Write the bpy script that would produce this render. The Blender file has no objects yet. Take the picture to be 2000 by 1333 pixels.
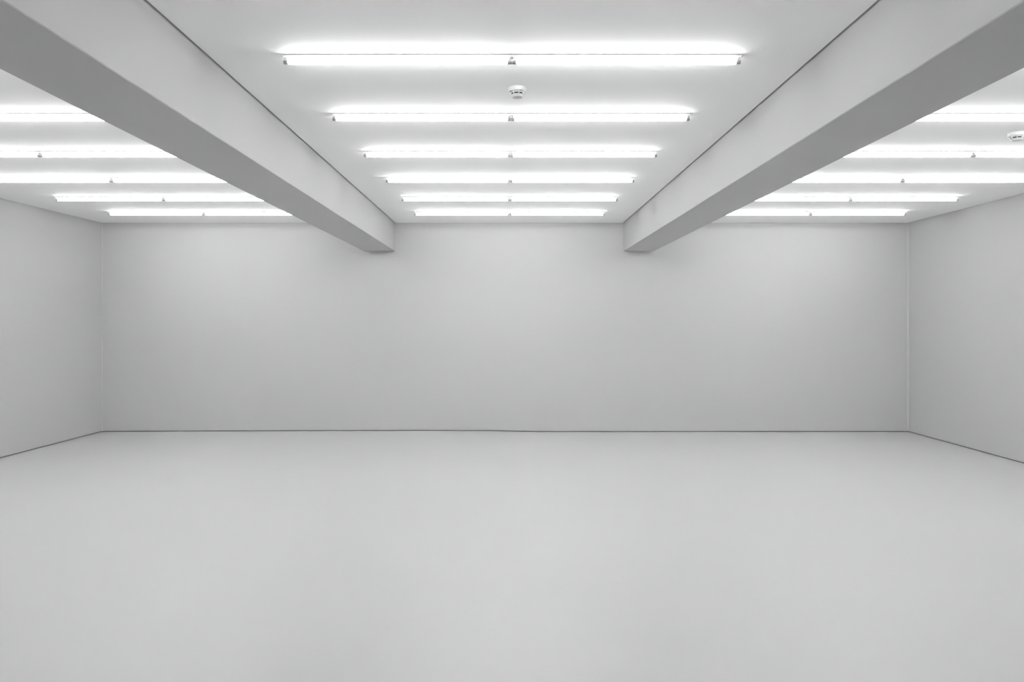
import bpy, bmesh, math
from mathutils import Vector, Matrix

scene = bpy.context.scene
COL = scene.collection

# ------------------------------------------------------------------ measures
F = 1333.0                    # focal length in pixels of the 2000 px frame
CAM_Z = 1.555
CEIL = CAM_Z + 1.437          # ceiling height
BACK = 9.773                  # back wall
FRONT = -1.6                  # wall behind the camera
GAP = 0.016                   # shadow gap round every ceiling field
XL_BACK, XL_SLOPE = -5.814, 0.0150     # side walls open slightly towards the camera
XR_BACK, XR_SLOPE = 5.733, 0.0085
BEAM_L = (-2.071, -1.6205)
BEAM_R = (1.659, 2.096)
BEAM_Z = CAM_Z + 1.037        # underside of the beams

WALL_ALB = 0.58
CEIL_ALB = 0.93
FLOOR_ALB = 0.58
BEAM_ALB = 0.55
TUBE_E = 26.5
EXPOSURE = 0.0


def xl(y):
    return XL_BACK - XL_SLOPE * (BACK - y)


def xr(y):
    return XR_BACK - XR_SLOPE * (BACK - y)


# ------------------------------------------------------------------ materials
def paint(name, alb, rough=0.85, spec=0.2, bump=0.02, scale=60.0, var=0.0):
    m = bpy.data.materials.new(name)
    m.use_nodes = True
    nt = m.node_tree
    b = nt.nodes['Principled BSDF']
    b.inputs['Base Color'].default_value = (alb, alb, alb, 1)
    b.inputs['Roughness'].default_value = rough
    b.inputs['Specular IOR Level'].default_value = spec
    tc = nt.nodes.new('ShaderNodeTexCoord')
    if var > 0:
        n2 = nt.nodes.new('ShaderNodeTexNoise')
        n2.inputs['Scale'].default_value = 0.55
        n2.inputs['Detail'].default_value = 4
        nt.links.new(tc.outputs['Object'], n2.inputs['Vector'])
        r = nt.nodes.new('ShaderNodeMapRange')
        r.inputs['From Min'].default_value = 0.3
        r.inputs['From Max'].default_value = 0.7
        r.inputs['To Min'].default_value = alb * (1 - var)
        r.inputs['To Max'].default_value = alb * (1 + var)
        nt.links.new(n2.outputs['Fac'], r.inputs['Value'])
        cc = nt.nodes.new('ShaderNodeCombineColor')
        for k in ('Red', 'Green', 'Blue'):
            nt.links.new(r.outputs['Result'], cc.inputs[k])
        nt.links.new(cc.outputs['Color'], b.inputs['Base Color'])
    if bump > 0:
        n = nt.nodes.new('ShaderNodeTexNoise')
        n.inputs['Scale'].default_value = scale
        n.inputs['Detail'].default_value = 3
        bp = nt.nodes.new('ShaderNodeBump')
        bp.inputs['Strength'].default_value = bump
        bp.inputs['Distance'].default_value = 0.002
        nt.links.new(tc.outputs['Object'], n.inputs['Vector'])
        nt.links.new(n.outputs['Fac'], bp.inputs['Height'])
        nt.links.new(bp.outputs['Normal'], b.inputs['Normal'])
    return m


def glow(name, strength):
    m = bpy.data.materials.new(name)
    m.use_nodes = True
    nt = m.node_tree
    b = nt.nodes['Principled BSDF']
    b.inputs['Base Color'].default_value = (.8, .8, .8, 1)
    b.inputs['Emission Color'].default_value = (1, 1, 1, 1)
    b.inputs['Emission Strength'].default_value = strength
    return m


M_WALL = paint('wall_paint', WALL_ALB)
M_CEIL = paint('ceiling_paint', CEIL_ALB, rough=0.7, spec=0.5, bump=0.01)
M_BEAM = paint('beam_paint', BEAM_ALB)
M_FLOOR = paint('floor_coating', FLOOR_ALB, rough=0.42, spec=0.5, bump=0.01, scale=25, var=0.012)
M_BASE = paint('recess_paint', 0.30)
M_TUBE = glow('lit_tube', TUBE_E)
M_METAL = paint('white_enamel', 0.78, rough=0.4, spec=0.4, bump=0)
M_HOLDER = paint('white_lamp_holder_plastic', 0.62, rough=0.45, spec=0.4, bump=0)
M_ROTOR = paint('grey_rotor_plastic', 0.38, rough=0.5, spec=0.4, bump=0)
M_DET = paint('white_detector_plastic', 0.70, rough=0.35, spec=0.4, bump=0)
M_DARK = paint('dark_insect_mesh', 0.03, rough=0.7, bump=0)


# ------------------------------------------------------------------ helpers
def link(name, bm, mat, parent=None, smooth=False):
    me = bpy.data.meshes.new(name)
    bmesh.ops.recalc_face_normals(bm, faces=bm.faces)
    if smooth:
        for f in bm.faces:
            f.smooth = True
    bm.to_mesh(me)
    bm.free()
    me.materials.append(mat)
    o = bpy.data.objects.new(name, me)
    COL.objects.link(o)
    o.parent = parent
    if smooth:
        me.set_sharp_from_angle(angle=math.radians(35))
    return o


def prism(bm, pts, lo, hi, axis='x'):
    """extrude a closed outline: axis x -> outline is (y, z); y -> (x, z); z -> (x, y)"""
    def v(p, t):
        return {'x': (t, p[0], p[1]), 'y': (p[0], t, p[1]), 'z': (p[0], p[1], t)}[axis]
    a = [bm.verts.new(v(p, lo)) for p in pts]
    b = [bm.verts.new(v(p, hi)) for p in pts]
    n = len(pts)
    bm.faces.new(a)
    bm.faces.new(b[::-1])
    for i in range(n):
        j = (i + 1) % n
        bm.faces.new((a[i], b[i], b[j], a[j]))
    return bm


def box(bm, x0, x1, y0, y1, z0, z1):
    return prism(bm, [(x0, y0), (x1, y0), (x1, y1), (x0, y1)], z0, z1, 'z')


def lathe(bm, prof, n=48, axis='z', offset=(0, 0, 0)):
    """prof: list of (radius, height) open profile; ends with radius 0 are closed to a point"""
    rings = []
    for r, h in prof:
        ring = []
        for k in range(1 if r == 0 else n):
            t = 2 * math.pi * k / n
            c, s = r * math.cos(t), r * math.sin(t)
            p = (c, s, h) if axis == 'z' else (h, c, s)
            ring.append(bm.verts.new(Vector(p) + Vector(offset)))
        rings.append(ring)
    for A, B in zip(rings, rings[1:]):
        for k in range(n):
            j = (k + 1) % n
            if len(A) == 1 and len(B) == 1:
                continue
            if len(A) == 1:
                bm.faces.new((A[0], B[k], B[j]))
            elif len(B) == 1:
                bm.faces.new((A[k], B[0], A[j]))
            else:
                bm.faces.new((A[k], B[k], B[j], A[j]))
    return bm


def struct(name, bm, mat, label=None, smooth=False):
    o = link(name, bm, mat, None, smooth)
    o['kind'] = 'structure'
    if label:
        o['label'] = label
    return o


# ------------------------------------------------------------------ floor
# the floor rises a little along the left half of the back wall
EDGE_PX = [(0, 844.2), (199, 844.2), (400, 843.3), (560, 842.7), (700, 842.3), (860, 842.2), (960, 842.5),
           (1000, 843.4), (1045, 844.4), (1120, 844.3), (1400, 844.2), (1774, 844.2), (2000, 844.2)]


def edge_z(x):
    px = 992 + x * F / BACK
    for (a, ya), (b, yb) in zip(EDGE_PX, EDGE_PX[1:]):
        if px <= b:
            t = max(0.0, (px - a) / (b - a))
            return (844.2 - (ya + t * (yb - ya))) * BACK / F
    return 0.0


def floor_z(x, y):
    t = min(1.0, max(0.0, (y - (BACK - 1.8)) / 1.8))
    return edge_z(x) * t * t * (3 - 2 * t)


XS = [-6.2 + 0.155 * i for i in range(81)]
bm = bmesh.new()
ys = [FRONT - 0.3, 2.0, 6.0, BACK - 1.8, BACK - 1.4, BACK - 1.0, BACK - 0.6, BACK - 0.3, BACK, BACK + 0.12]
grid = [[bm.verts.new((x, y, floor_z(x, y))) for x in XS] for y in ys]
low = [[bm.verts.new((x, y, -0.12)) for x in (XS[0], XS[-1])] for y in (ys[0], ys[-1])]
for r0, r1 in zip(grid, grid[1:]):
    for k in range(len(XS) - 1):
        bm.faces.new((r0[k], r0[k + 1], r1[k + 1], r1[k]))
bm.faces.new((low[0][0], low[1][0], low[1][1], low[0][1]))
struct('floor', bm, M_FLOOR, smooth=True)

# ------------------------------------------------------------------ walls
WTOP = CEIL + 0.06
KICK = 0.0125                 # height of the recess at the foot of the walls
bm = bmesh.new()
xs = [x for x in XS if XL_BACK + 0.01 < x < XR_BACK - 0.01]
xs = [XL_BACK] + xs + [XR_BACK]
f0 = [bm.verts.new((x, BACK, floor_z(x, BACK) + KICK)) for x in xs]
f1 = [bm.verts.new((x, BACK, WTOP)) for x in xs]
b0 = [bm.verts.new((x, BACK + 0.05, floor_z(x, BACK) + KICK)) for x in xs]
b1 = [bm.verts.new((x, BACK + 0.05, WTOP)) for x in xs]
for k in range(len(xs) - 1):
    bm.faces.new((f0[k], f0[k + 1], f1[k + 1], f1[k]))
    bm.faces.new((b0[k], b1[k], b1[k + 1], b0[k + 1]))
    bm.faces.new((f0[k], b0[k], b0[k + 1], f0[k + 1]))
    bm.faces.new((f1[k], f1[k + 1], b1[k + 1], b1[k]))
for k in (0, -1):
    bm.faces.new((f0[k], f1[k], b1[k], b0[k]))
struct('wall_back', bm, M_WALL)


def side_wall(fn, out):
    bm = bmesh.new()
    a, b = FRONT - 0.05, BACK + 0.05
    prism(bm, [(fn(a), a), (fn(b), b), (fn(b) + out * 0.05, b), (fn(a) + out * 0.05, a)], KICK, WTOP, 'z')
    return bm


struct('wall_left', side_wall(xl, -1), M_WALL)
struct('wall_right', side_wall(xr, 1), M_WALL)
bm = bmesh.new()
box(bm, xl(FRONT), xr(FRONT), FRONT - 0.05, FRONT, 0.0, WTOP)
struct('wall_front', bm, M_WALL)


def side_base(fn, out):
    bm = bmesh.new()
    a, b = FRONT - 0.05, BACK + 0.05
    s, e = out * 0.015, out * 0.05
    prism(bm, [(fn(a) + s, a), (fn(b) + s, b), (fn(b) + e, b), (fn(a) + e, a)], -0.02, KICK, 'z')
    return bm


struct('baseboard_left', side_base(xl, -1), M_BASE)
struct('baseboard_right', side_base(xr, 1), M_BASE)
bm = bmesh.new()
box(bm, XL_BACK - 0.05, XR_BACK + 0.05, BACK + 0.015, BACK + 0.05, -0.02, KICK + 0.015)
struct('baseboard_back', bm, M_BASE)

# narrow plastered fillets in the two far corners
w = 0.011
bm = bmesh.new()
prism(bm, [(XL_BACK - 0.001, BACK + 0.001), (XL_BACK + w, BACK + 0.001), (XL_BACK - 0.001, BACK - w)], KICK, CEIL - 0.003, 'z')
struct('trim_1', bm, M_WALL)
bm = bmesh.new()
prism(bm, [(XR_BACK + 0.001, BACK + 0.001), (XR_BACK - w * 1.5, BACK + 0.001), (XR_BACK + 0.001, BACK - w * 1.5)], KICK, CEIL - 0.003, 'z')
struct('trim_2', bm, M_WALL)

# ------------------------------------------------------------------ ceiling
bm = bmesh.new()
T = 0.06
y0, y1 = FRONT + GAP, BACK - GAP
for L, R in ((lambda y: xl(y) + GAP, lambda y: BEAM_L[0] - GAP),
             (lambda y: BEAM_L[1] + GAP, lambda y: BEAM_R[0] - GAP),
             (lambda y: BEAM_R[1] + GAP, lambda y: xr(y) - GAP)):
    prism(bm, [(L(y0), y0), (R(y0), y0), (R(y1), y1), (L(y1), y1)], CEIL, CEIL + T, 'z')
box(bm, -6.2, 6.2, FRONT - 0.3, BACK + 0.2, CEIL + T, CEIL + T + 0.03)
struct('ceiling', bm, M_CEIL)


def beam(xa, xb):
    bm = bmesh.new()
    c = 0.004
    prism(bm, [(xa, CEIL + 0.059), (xa, BEAM_Z + c), (xa + c, BEAM_Z), (xb - c, BEAM_Z), (xb, BEAM_Z + c), (xb, CEIL + 0.059)],
          FRONT, BACK, 'y')
    return bm


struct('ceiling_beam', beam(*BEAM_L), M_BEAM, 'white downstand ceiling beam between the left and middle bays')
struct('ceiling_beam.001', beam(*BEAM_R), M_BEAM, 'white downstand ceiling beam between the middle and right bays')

# ------------------------------------------------------------------ tube lights
LEN = 1.224                   # one batten
TUBE_DROP = 0.0358            # tube axis below the ceiling
TUBE_R = 0.0125
TUBE_L = 1.178                # glowing length


def make_light():
    t = bpy.data.objects.new('tube_light', None)
    t.empty_display_size = 0.1
    COL.objects.link(t)
    # batten: shallow folded tray standing 4 mm off the ceiling on a narrower spine (origin = ceiling, below is -z)
    bm = bmesh.new()
    prism(bm, [(-0.012, 0), (0.012, 0), (0.012, -0.004), (0.019, -0.004), (0.0205, -0.0055), (0.0205, -0.0105),
               (0.017, -0.0135), (-0.017, -0.0135), (-0.0205, -0.0105), (-0.0205, -0.0055), (-0.019, -0.004), (-0.012, -0.004)],
          -LEN / 2 + 0.003, LEN / 2 - 0.003, 'x')
    link('batten', bm, M_METAL, t)
    for s in (-1, 1):
        bm = bmesh.new()
        a, b = sorted((s * (LEN / 2 - 0.0028), s * (LEN / 2)))
        prism(bm, [(-0.0215, -0.002), (0.0215, -0.002), (0.0215, -0.011), (0.0175, -0.0145), (-0.0175, -0.0145), (-0.0215, -0.011)],
              a, b, 'x')
        link('end_cap', bm, M_METAL, t)
        # lamp holder: foot and neck in white plastic, with a round grey head that grips the tube end
        bm = bmesh.new()
        c = s * (TUBE_L / 2 + 0.0115)
        prism(bm, [(-0.0135, -0.0137), (0.0135, -0.0137), (0.0100, -0.0185), (0.0085, -0.0290), (-0.0085, -0.0290), (-0.0100, -0.0185)],
              c - 0.0065, c + 0.0065, 'x')
        h = link('lamp_holder', bm, M_HOLDER, t)
        bm = bmesh.new()
        x0, x1 = s * (TUBE_L / 2 + 0.0004), s * (LEN / 2 - 0.0008)
        m0, m1 = x0 + s * 0.0015, x1 - s * 0.0015
        lathe(bm, [(0, x0), (0.0115, x0), (0.0124, m0), (0.0124, x0 + s * 0.006), (0.0112, x0 + s * 0.0066), (0.0112, m1), (0.0105, x1), (0, x1)],
              28, 'x', (0, 0, -TUBE_DROP))
        link('rotor_head', bm, M_ROTOR, h, True)
    bm = bmesh.new()
    e = TUBE_L / 2
    lathe(bm, [(0, -e), (0.0092, -e), (0.0117, -e + 0.004), (TUBE_R, -e + 0.010), (TUBE_R, e - 0.010), (0.0117, e - 0.004), (0.0092, e), (0, e)],
          16, 'x', (0, 0, -TUBE_DROP))
    link('fluorescent_tube', bm, M_TUBE, t, True)
    return t


def copy_tree(o, parent=None):
    c = o.copy()
    COL.objects.link(c)
    c.parent = parent
    for ch in list(o.children):
        copy_tree(ch, c)
    return c


ROW_Y0, ROW_DY = 3.6595, 1.0216
BAYS = [('middle', 0.022), ('left', -3.905), ('right', 3.885)]
ORD = ['first', 'second', 'third', 'fourth', 'fifth', 'sixth', 'seventh', 'eighth', 'ninth']
ROWS = range(-1, 6)
proto = make_light()
used = False
for bay, cx in BAYS:
    for r in ROWS:
        back = 5 - r           # 0 = row nearest the back wall
        for s in (-1, 1):
            o = copy_tree(proto) if used else proto
            used = True
            o.location = (cx + s * LEN / 2, ROW_Y0 + ROW_DY * r, CEIL)
            if bay == 'middle':
                side = 'by the left beam' if s < 0 else 'by the right beam'
                where = 'middle bay'
            else:
                near_wall = (s < 0) == (bay == 'left')
                side = 'on the wall side' if near_wall else 'on the beam side'
                where = '%s bay' % bay
            o['label'] = 'lit tube light %s, %s row from the back wall, %s' % (side, ORD[back], where)
            o['category'] = 'light'
            o['group'] = 'tube lights on the ceiling'

# ------------------------------------------------------------------ smoke detectors


def make_detector():
    t = bpy.data.objects.new('smoke_detector', None)
    t.empty_display_size = 0.05
    COL.objects.link(t)
    bm = bmesh.new()
    lathe(bm, [(0, 0), (0.0545, 0), (0.056, -0.0015), (0.056, -0.0235), (0.0545, -0.0262), (0.0400, -0.0280), (0.0385, -0.0300),
               (0.0385, -0.0345), (0.034, -0.0345), (0, -0.0345)], 64)
    link('base', bm, M_DET, t, True)
    bm = bmesh.new()
    lathe(bm, [(0, -0.0343), (0.0375, -0.0343), (0.0375, -0.0425), (0, -0.0425)], 48)
    link('sensor_mesh', bm, M_DARK, t, True)
    bm = bmesh.new()
    lathe(bm, [(0, -0.0423), (0.0385, -0.0423), (0.0395, -0.0432), (0.0385, -0.045), (0.0300, -0.0555), (0.0290, -0.0568), (0.0275, -0.0568),
               (0.0265, -0.0555), (0, -0.0550)], 64)
    link('cap', bm, M_DET, t, True)
    for k in range(8):
        # fin from the rim of the base down to the edge of the cap, bridging the slots
        a = math.radians(45 * k - 78)
        bm = bmesh.new()
        prism(bm, [(0.0370, -0.0300), (0.0535, -0.0262), (0.0545, -0.0290), (0.0330, -0.0560), (0.0290, -0.0560), (0.0370, -0.0440)],
              -0.0022, 0.0022, 'y')
        bmesh.ops.rotate(bm, verts=bm.verts, cent=(0, 0, 0), matrix=Matrix.Rotation(a, 3, 'Z'))
        link('fin', bm, M_DET, t)
    return t


d = make_detector()
d.location = (0.058, 4.166, CEIL)
d['label'] = 'round white smoke detector in the middle ceiling bay'
d['category'] = 'smoke detector'
d['group'] = 'smoke detectors on the ceiling'
d2 = copy_tree(d)
d2.location = (3.838, 5.149, CEIL)
d2['label'] = 'round white smoke detector in the right ceiling bay, cut off by the photo edge'

# ------------------------------------------------------------------ world, camera, view
wd = bpy.data.worlds.new('World')
scene.world = wd
wd.use_nodes = True
wd.node_tree.nodes['Background'].inputs['Color'].default_value = (0, 0, 0, 1)

cd = bpy.data.cameras.new('camera')
cam = bpy.data.objects.new('camera', cd)
COL.objects.link(cam)
cam.location = (0, 0, CAM_Z)
cam.rotation_euler = (math.radians(90), 0, 0)
cd.sensor_fit = 'HORIZONTAL'
cd.sensor_width = 36
cd.lens = F / 2000 * 36
cd.shift_x = (1000 - 992) / 2000
cd.shift_y = -(666.5 - 632) / 2000
cd.clip_start = 0.02
scene.camera = cam

vs = scene.view_settings
vs.view_transform = 'Standard'
vs.look = 'None'
vs.gamma = 1
vs.exposure = EXPOSURE
vs.use_curve_mapping = False
cy = scene.cycles
cy.max_bounces = 16
cy.diffuse_bounces = 12
cy.use_denoising = True
cy.use_light_tree = True
cy.sample_clamp_indirect = 0
cy.filter_width = 1.2
